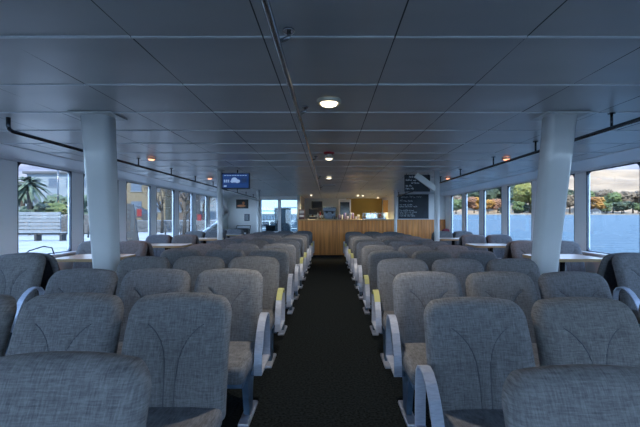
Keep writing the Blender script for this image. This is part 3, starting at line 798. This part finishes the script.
# (pixel column, depth, height, colour, kind, width, note)
TR = [
 (451, 300, 16, 'bare', 'round', 1.0, 'bare grey-brown tree at the far left of the shore'),
 (456, 268, 12, 'green', 'round', 1.0, 'green bush-like tree by the water, leftmost on the shore'),
 (463, 330, 20, 'dark', 'round', 1.1, 'dark tree behind the rust trees, left part of the shore'),
 (467, 274, 13, 'rust', 'round', 1.1, 'rust-red autumn tree seen in the second farthest window'),
 (474, 276, 13, 'orange', 'round', 1.0, 'orange tree beside the rust-red one'),
 (483, 320, 24, 'dark', 'round', 1.1, 'tall dark tree above the low orange bushes'),
 (488, 270, 11, 'orange', 'round', 1.2, 'low orange bush-like tree in the third farthest window'),
 (494, 330, 27, 'blue', 'round', 1.1, 'tall bluish green tree behind the low orange trees'),
 (498, 272, 12, 'rust', 'round', 1.2, 'low rust tree left of the cream house'),
 (508, 320, 31, 'dark', 'round', .9, 'tall dark tree behind the cream house'),
 (515, 300, 26, 'blue', 'cone', 1.1, 'pointed bluish conifer right of the cream house'),
 (522, 285, 27, 'yellow', 'round', .8, 'tall yellow-green tree in the fourth farthest window'),
 (530, 280, 24, 'yellow', 'round', .9, 'yellow-green tree beside the tall yellow-green one'),
 (518, 268, 10, 'green', 'round', 1.0, 'small green tree at the water beneath the yellow trees'),
 (540, 300, 25, 'dark', 'cone', 1.0, 'dark conifer just left of the right pillar'),
 (551, 275, 14, 'rust', 'round', 1.0, 'rust tree hidden partly by the right pillar'),
 (560, 290, 22, 'dark', 'round', 1.0, 'dark green tree right of the right pillar'),
 (570, 272, 16, 'bare', 'round', 1.0, 'bare brown tree left of the bright orange tree'),
 (580, 300, 20, 'green', 'round', 1.1, 'green tree behind the window mullion'),
 (594, 272, 13.5, 'orange', 'round', 1.25, 'bright orange tree, largest autumn crown on the shore'),
 (590, 310, 19, 'green', 'round', 1.1, 'green tree above the bright orange tree'),
 (604, 300, 20, 'bare', 'round', .9, 'pale bare tree above and right of the orange tree'),
 (606, 270, 9, 'green', 'round', 1.2, 'low green tree right of the orange tree'),
 (613, 290, 19, 'green', 'round', 1.1, 'round green tree in the middle of the nearest right window'),
 (607, 300, 14, 'dark', 'round', 1.0, 'dark round tree behind the low green one'),
 (622, 270, 10, 'dark', 'round', 1.4, 'broad dark tree at the water, nearest right window'),
 (624, 290, 15, 'yellow', 'round', .9, 'yellow-green tree above the broad dark one'),
 (633, 285, 19, 'bare', 'round', 1.1, 'bare brown tree near the right edge of the picture'),
 (638, 270, 9, 'green', 'round', 1.1, 'low green tree at the right edge of the picture'),
]
for i, (px, Y, h, c, kd, w, lb) in enumerate(TR): tree(at(px, Y), Y, h, c, lb, kd, i, w=w)
def house(px, Y, w, d, h, wall, roof, label, z=None):
    x = at(px, Y); t = thing('house', label, 'house', (x, Y, (hill_h(x, Y) if z is None else z)))
    b = BM(); box(b, -w/2, w/2, 0, d, -1, h); obj('walls', b, wall, t)
    b = BM(); prism(b, [(-w/2-.4, h-.1), (w/2+.4, h-.1), (0, h+w*.28)], -.4, d+.4, 'y'); obj('roof', b, roof, t)
    nw = max(2, int(w/2.2))
    for fl in range(max(1, int(h/2.8))):
        for q in range(nw):
            b = BM(); cx = -w/2+w*(q+.5)/nw; box(b, cx-.45, cx+.45, -.06, .02, 1+fl*2.7, 2.2+fl*2.7); obj('window', b, M['gasket'], t)
cream = mat('cream render', (.55, .48, .38), .8); roofm = mat('grey roof', (.12, .13, .15), .7)
house(509, 268, 7, 7, 6.5, cream, roofm, 'cream lakeside house among the trees of the far shore')
house(597, 264.5, 6, 4, 2.6, mat('white boards', (.6, .6, .6), .8), roofm, 'small white hut at the water beneath the orange tree')

# ================================================================ OUTSIDE, LEFT: THE WHARF
M['wharf'] = noisy('pale wharf paving', (.44, .50, .58), (.58, .63, .70), .8, .9, (1, 1, 1), 6)
b = BM(); box(b, -120, -5.0, -30, 130, -1.6, -.02); struct('wharf', b, M['wharf'])
palew = noisy('weathered pale timber', (.30, .36, .44), (.42, .48, .56), 2, .8, (1, 6, 6)); darkw = mat('dark bench timber', (.05, .06, .075), .8)
def bench(px, Y, w, label, rz=0):
    t = thing('park_bench', label, 'bench', (at(px, Y), Y, -.02), rz)
    b = BM()
    for q in range(4): box(b, -w/2, w/2, -.25+q*.13, -.25+q*.13+.11, .44, .49, .01)
    obj('seat', b, palew, t)
    for sx in (-w/2+.3, 0, w/2-.3):
        b = BM(); box(b, sx-.06, sx+.06, -.22, .22, 0, .4395); obj('leg', b, darkw, t)
    b = BM(); box(b, -w/2+.1, w/2-.1, -.20, -.14, .36, .4385); obj('rail', b, darkw, t)
bench(38, 20.5, 3.2, 'wooden park bench on the wharf, seen in the nearest left window', .1)
t = thing('slatted_wall', 'pale slatted timber wall behind the wharf bench', 'wall', (at(30, 27), 27, -.02))
b = BM()
for q in range(6): box(b, -2.6, 2.2, 0, .12, .18+q*.26, .40+q*.26, .01)
obj('slats', b, palew, t)
for sx in (-2.4, -.2, 2.0):
    b = BM(); box(b, sx-.06, sx+.06, .121, .24, 0, 1.75); obj('support', b, darkw, t)
stone = noisy('rough stone', (.09, .10, .12), (.26, .28, .31), 3, .9, (1, 1, 1.8), 6, .8)
b = BM(); box(b, -3.2, 3.2, 0, .6, 0, 1.55, .1, 2); obj('stone_wall', b, stone, label='dark rough stone wall right of the slatted wall', cat='wall', loc=(at(66, 29), 29, -.02))
b = BM(); box(b, -7, 7, 0, .6, 0, 1.3, .1, 2); obj('stone_wall', b, stone, label='long low stone wall across the back of the wharf', cat='wall', loc=(at(40, 44), 44, -.02))
# palms
def palm(px, Y, h, label, seed=0):
    rn_ = random.Random(seed); t = thing('palm_tree', label, 'palm', (at(px, Y), Y, -.02), 0, 'palms on the wharf')
    b = BM(); tube(b, [(0, 0, 0), (.08, 0, h*.4), (0, .05, h*.8)], .2, 10, radii=[.28, .22, .20]); obj('trunk', b, bark, t)
    b = BM()
    for i in range(70):
        a = rn_.uniform(0, 6.28); el = rn_.uniform(-.5, 1.2); L = h*rn_.uniform(.26, .34); pts = []
        for s_ in range(6):
            q = s_/5; pts.append(Vector((math.cos(a)*math.cos(el)*L*q, math.sin(a)*math.cos(el)*L*q, h*.8+math.sin(el)*L*q-.55*L*q*q)))
        side = Vector((-math.sin(a), math.cos(a), 0)); prev = None
        for s_, p_ in enumerate(pts):
            wd = (.03, .10, .14, .13, .09, .02)[s_]*h/5
            cur = (b.verts.new(p_+side*wd+Vector((0, 0, -wd*.5))), b.verts.new(p_), b.verts.new(p_-side*wd+Vector((0, 0, -wd*.5))))
            if prev: b.faces.new((prev[0], cur[0], cur[1], prev[1])); b.faces.new((prev[1], cur[1], cur[2], prev[2]))
            prev = cur
    obj('fronds', b, LM['blue'], t)
palm(29, 33, 5.4, 'larger palm behind the slatted wall, nearest left window', 1)
palm(22, 38, 5.0, 'palm half hidden left of the larger palm', 2)
palm(44, 36, 3.2, 'short palm in front of the pale buildings', 3)
tree(at(38, 34), 34, 2.8, 'blue', 'low shrub at the foot of the larger palm', 'round', 1, -.02, 'shrubs on the wharf', 1.3)
tree(at(54, 35), 35, 3.0, 'green', 'low shrub above the rough stone wall', 'round', 2, -.02, 'shrubs on the wharf', 1.3)
tree(at(70, 38), 38, 4.0, 'blue', 'bushy tree beside the rough stone wall', 'round', 3, -.02, 'shrubs on the wharf', 1.1)
M['bluewall'] = noisy('pale blue render', (.33, .41, .50), (.42, .50, .58), .5, .8); ochre = mat('ochre render', (.30, .235, .14), .8); brownw = mat('brown cladding', (.20, .15, .12), .8)
def block(px, Y, w, d, h, wall, label, fl=3, z0=-.02):
    t = thing('building', label, 'building', (at(px, Y), Y, z0)); b = BM(); box(b, -w/2, w/2, 0, d, 0, h); obj('walls', b, wall, t)
    b = BM(); box(b, -w/2-.4, w/2+.4, -.4, d+.4, h, h+.35); obj('roof', b, roofm, t)
    n = max(2, int(w/2.6))
    for f_ in range(fl):
        for q in range(n):
            b = BM(); cx = -w/2+w*(q+.5)/n; z = 1.1+f_*(h-.6)/fl; box(b, cx-.7, cx+.7, -.05, .02, z, z+1.3); w_ = obj('window', b, M['gasket'], t)
            b = BM(); box(b, cx-.78, cx+.78, -.09, -.051, z-.09, z-.002); obj('sill', b, palew, w_)
block(20, 62, 14, 8, 6.2, M['bluewall'], 'pale blue building behind the palms', 2)
block(62, 58, 11, 8, 8.2, M['bluewall'], 'white building right of the palms', 3)
block(100, 60, 10, 8, 7.0, M['bluewall'], 'pale building mostly behind the left pillar', 2)
block(146, 48, 5.0, 6, 8.5, ochre, 'ochre building above the wharf, behind the parked car', 3, 1.0)
block(168, 50, 4.6, 6, 7.5, brownw, 'brown clad building right of the ochre one', 3, 1.0)
block(130, 62, 4.2, 6, 7.5, M['bluewall'], 'pale building left of the ochre one', 2, 1.0)
b = BM(); tube(b, [(0, 0, 0), (0, 0, 7)], .07, 8); obj('lamp_mast', b, M['steel'], label='thin dark mast by the palms', cat='mast', loc=(at(58, 36), 36, -.02))
# parked cars
def car(px, Y, col, label, rz=0):
    t = thing('car', label, 'car', (at(px, Y), Y, -.02), rz)
    b = BM(); prism(b, [(-2.1, .3), (2.1, .3), (2.12, .75), (1.9, .92), (1.1, 1.0), (.5, 1.45), (-1.3, 1.47), (-1.95, 1.0), (-2.12, .8)], -.85, .85, 'y'); bmesh.ops.bevel(b, geom=list(b.edges), offset=.05, segments=2, affect='EDGES')
    obj('body', b, mat(label[:8]+' paint', col, .25), t)
    b = BM(); prism(b, [(.98, 1.0), (.45, 1.40), (-1.22, 1.42), (-1.75, 1.0)], -.87, .87, 'y'); obj('windows', b, M['gasket'], t)
    for sx in (-1.3, 1.3):
        for sy in (-.78, .78):
            b = BM(); A = []
            for yy in (sy-.1, sy+.1): A.append([b.verts.new((sx+.33*math.cos(q*.3142), yy, .33+.33*math.sin(q*.3142))) for q in range(20)])
            for q in range(20): b.faces.new((A[0][q], A[0][(q+1) % 20], A[1][(q+1) % 20], A[1][q]))
            b.faces.new(A[0]); b.faces.new(A[1]); obj('wheel', b, M['black'], t)
    return t
car(133, 37, (.03, .05, .10), 'dark blue parked car on the terrace in front of the ochre building', .2).location.z = 1.0
car(6, 45, (.35, .04, .04), 'red parked car at the left edge of the picture', 0)
# dark sculpture panel close to the boat
t = thing('gangway_board', 'tall narrow dark board standing on the wharf close to the hull', 'board', (at(130, 13), 13, -.02))
b = BM(); prism(b, [(-.16, .08), (.36, .08), (.12, 1.75), (-.10, 1.78)], -.04, .04, 'y'); obj('panel', b, darkw, t); b = BM(); box(b, -.3, .45, -.25, .25, 0, .079); obj('base', b, stone, t)
# wharf railing
t = thing('wharf_railing', 'low rope railing along the wharf edge', 'railing', (at(150, 24), 24, -.02))
for q in range(9):
    b = BM(); tube(b, [(-4+q, 0, 0), (-4+q, 0, .8)], .05, 8); obj('post', b, darkw, t)
b = BM()
for q in range(8): tube(b, [(-4+q+s_/6, 0, .76-.16*math.sin(math.pi*s_/6)) for s_ in range(7)], .025, 6)
obj('rope', b, darkw, t)
# raised terrace with parked cars behind a stone face
b = BM(); box(b, -26, -10, 33, 75, -.02, 1.0, .03); obj('stone_terrace', b, stone, label='raised stone terrace behind the wharf, carrying the ochre and brown buildings', cat='terrace')
def banner(px, Y, z, w, h, label):
    t = thing('banner', label, 'banner', (at(px, Y), Y, -.02)); b = BM(); tube(b, [(0, 0, 0), (0, 0, z+h+.1)], .04, 8); obj('pole', b, darkw, t)
    b = BM(); box(b, .045, w, -.015, .015, z, z+h); obj('cloth', b, mat('red cloth', (.35, .012, .02), .9), t, label='red cloth')
banner(136.5, 30, 1.40, .42, .6, 'small red banner on a pole in front of the dark car')
banner(197, 34, .5, .40, 1.1, 'narrow red banner near the stern windows')
# bare trees
def bare_tree(px, Y, h, label, seed):
    rn_ = random.Random(seed); t = thing('tree', label, 'tree', (at(px, Y), Y, -.02), 0, 'bare trees on the wharf')
    b = BM(); tube(b, [(0, 0, 0), (.05, 0, h*.25), (0, .05, h*.45)], .1, 8, radii=[.14, .10, .07]); obj('trunk', b, bark, t)
    b = BM()
    def br(p, d, L, r, n):
        q = p+d*L*.5+Vector((rn_.uniform(-.1, .1), rn_.uniform(-.1, .1), 0))*L; e_ = q+d*L*.5; tube(b, [p, q, e_], r, 5, radii=[r, r*.75, r*.5])
        if n:
            for _ in range(3):
                dd = (d+Vector((rn_.uniform(-.8, .8), rn_.uniform(-.8, .8), rn_.uniform(-.2, .5)))).normalized(); br(e_ if rn_.random() < .6 else q, dd, L*.7, r*.55, n-1)
    for _ in range(6): br(Vector((0, .03, h*rn_.uniform(.25, .45))), Vector((rn_.uniform(-.7, .7), rn_.uniform(-.7, .7), 1)).normalized(), h*.26, .06, 3)
    obj('branches', b, bark, t)
bare_tree(162, 31, 6.0, 'bare tree in front of the brown building', 4)
bare_tree(184, 22, 5.2, 'bare tree close to the wharf, fifth window', 5)
bare_tree(190, 26, 5.6, 'second bare tree right of the close one', 6)
bare_tree(203, 38, 6.0, 'bare tree near the narrow red banner', 8)
block(196, 62, 16, 8, 6.5, M['bluewall'], 'pale long building beyond the stern windows on the left', 2)
# stern deck rail and objects beyond the glazed doors
t = thing('stern_rail', 'white railing on the stern deck beyond the glazed doors', 'railing', (-2, 17.5, 0))
for q in range(9):
    b = BM(); tube(b, [(-1.8+q*.5, 0, 0), (-1.8+q*.5, 0, 1.1)], .022, 8); obj('post', b, M['white2'], t)
for z in (.4, .75, 1.1):
    b = BM(); tube(b, [(-1.8, 0, z), (2.2, 0, z)], .022, 8); obj('rail', b, M['white2'], t)
b = BM(); box(b, -4, -1.15, 14.2, 18, -.12, 0); box(b, -1.15, 4, 15.8, 18, -.12, 0); struct('stern_deck', b, M['wharf'])
OUTK = .5  # milder darkening against the exposure for the colours below
t = thing('pale_screen', 'white deck locker added as a pale screen outside the glazed stern doors', 'locker', (-2.05, 16.4, 0))  # added as a pale screen in the overbright door view
b = BM(); box(b, -.35, .35, -.2, .2, .001, 1.72, .03); obj('body', b, mat('gel coat', (.8, .85, .88), .4), t)
b = BM(); tube(b, [(-.2, -.215, 1.0), (-.2, -.215, 1.2)], .012, 6); obj('handle', b, M['steel'], t)
t = thing('deck_chair', 'black stacking chair outside the left stern door', 'chair', (-2.45, 15.3, 0))
b = BM(); box(b, -.2, .2, -.2, .2, .42, .46, .01); obj('seat', b, M['black'], t)
b = BM(); box(b, -.2, .2, .18, .22, .5, .95, .015); obj('backrest', b, M['black'], t)
for sx in (-.18, .18):
    for yy in (-.18, .2):
        b = BM(); tube(b, [(sx, yy, 0.001), (sx, yy, .42 if yy < 0 else .6)], .012, 6); obj('leg', b, M['steel'], t)
# black cable loop on the left sill
b = BM(); tube(b, [(-3.84, 4.62, .745), (-3.83, 4.72, .83), (-3.82, 4.95, .87), (-3.82, 5.1, .84), (-3.83, 5.16, .738)], .008, 8); obj('cable', b, M['black'], label='black cable looping over the left window sill', cat='cable')
# red bundle on a far right booth seat
b = BM(); bmesh.ops.create_icosphere(b, subdivisions=3, radius=.07)
for v in b.verts: v.co = Vector((v.co.x*1.5, v.co.y*.6, v.co.z*.7))*(1+.25*noise.noise(v.co*20))
obj('red_hat', b, mat('red knit', (.35, .05, .08), .9), label='small red hat lying on top of a far right booth seat', cat='hat', loc=(3.0, 9.48, .925), smooth=True)
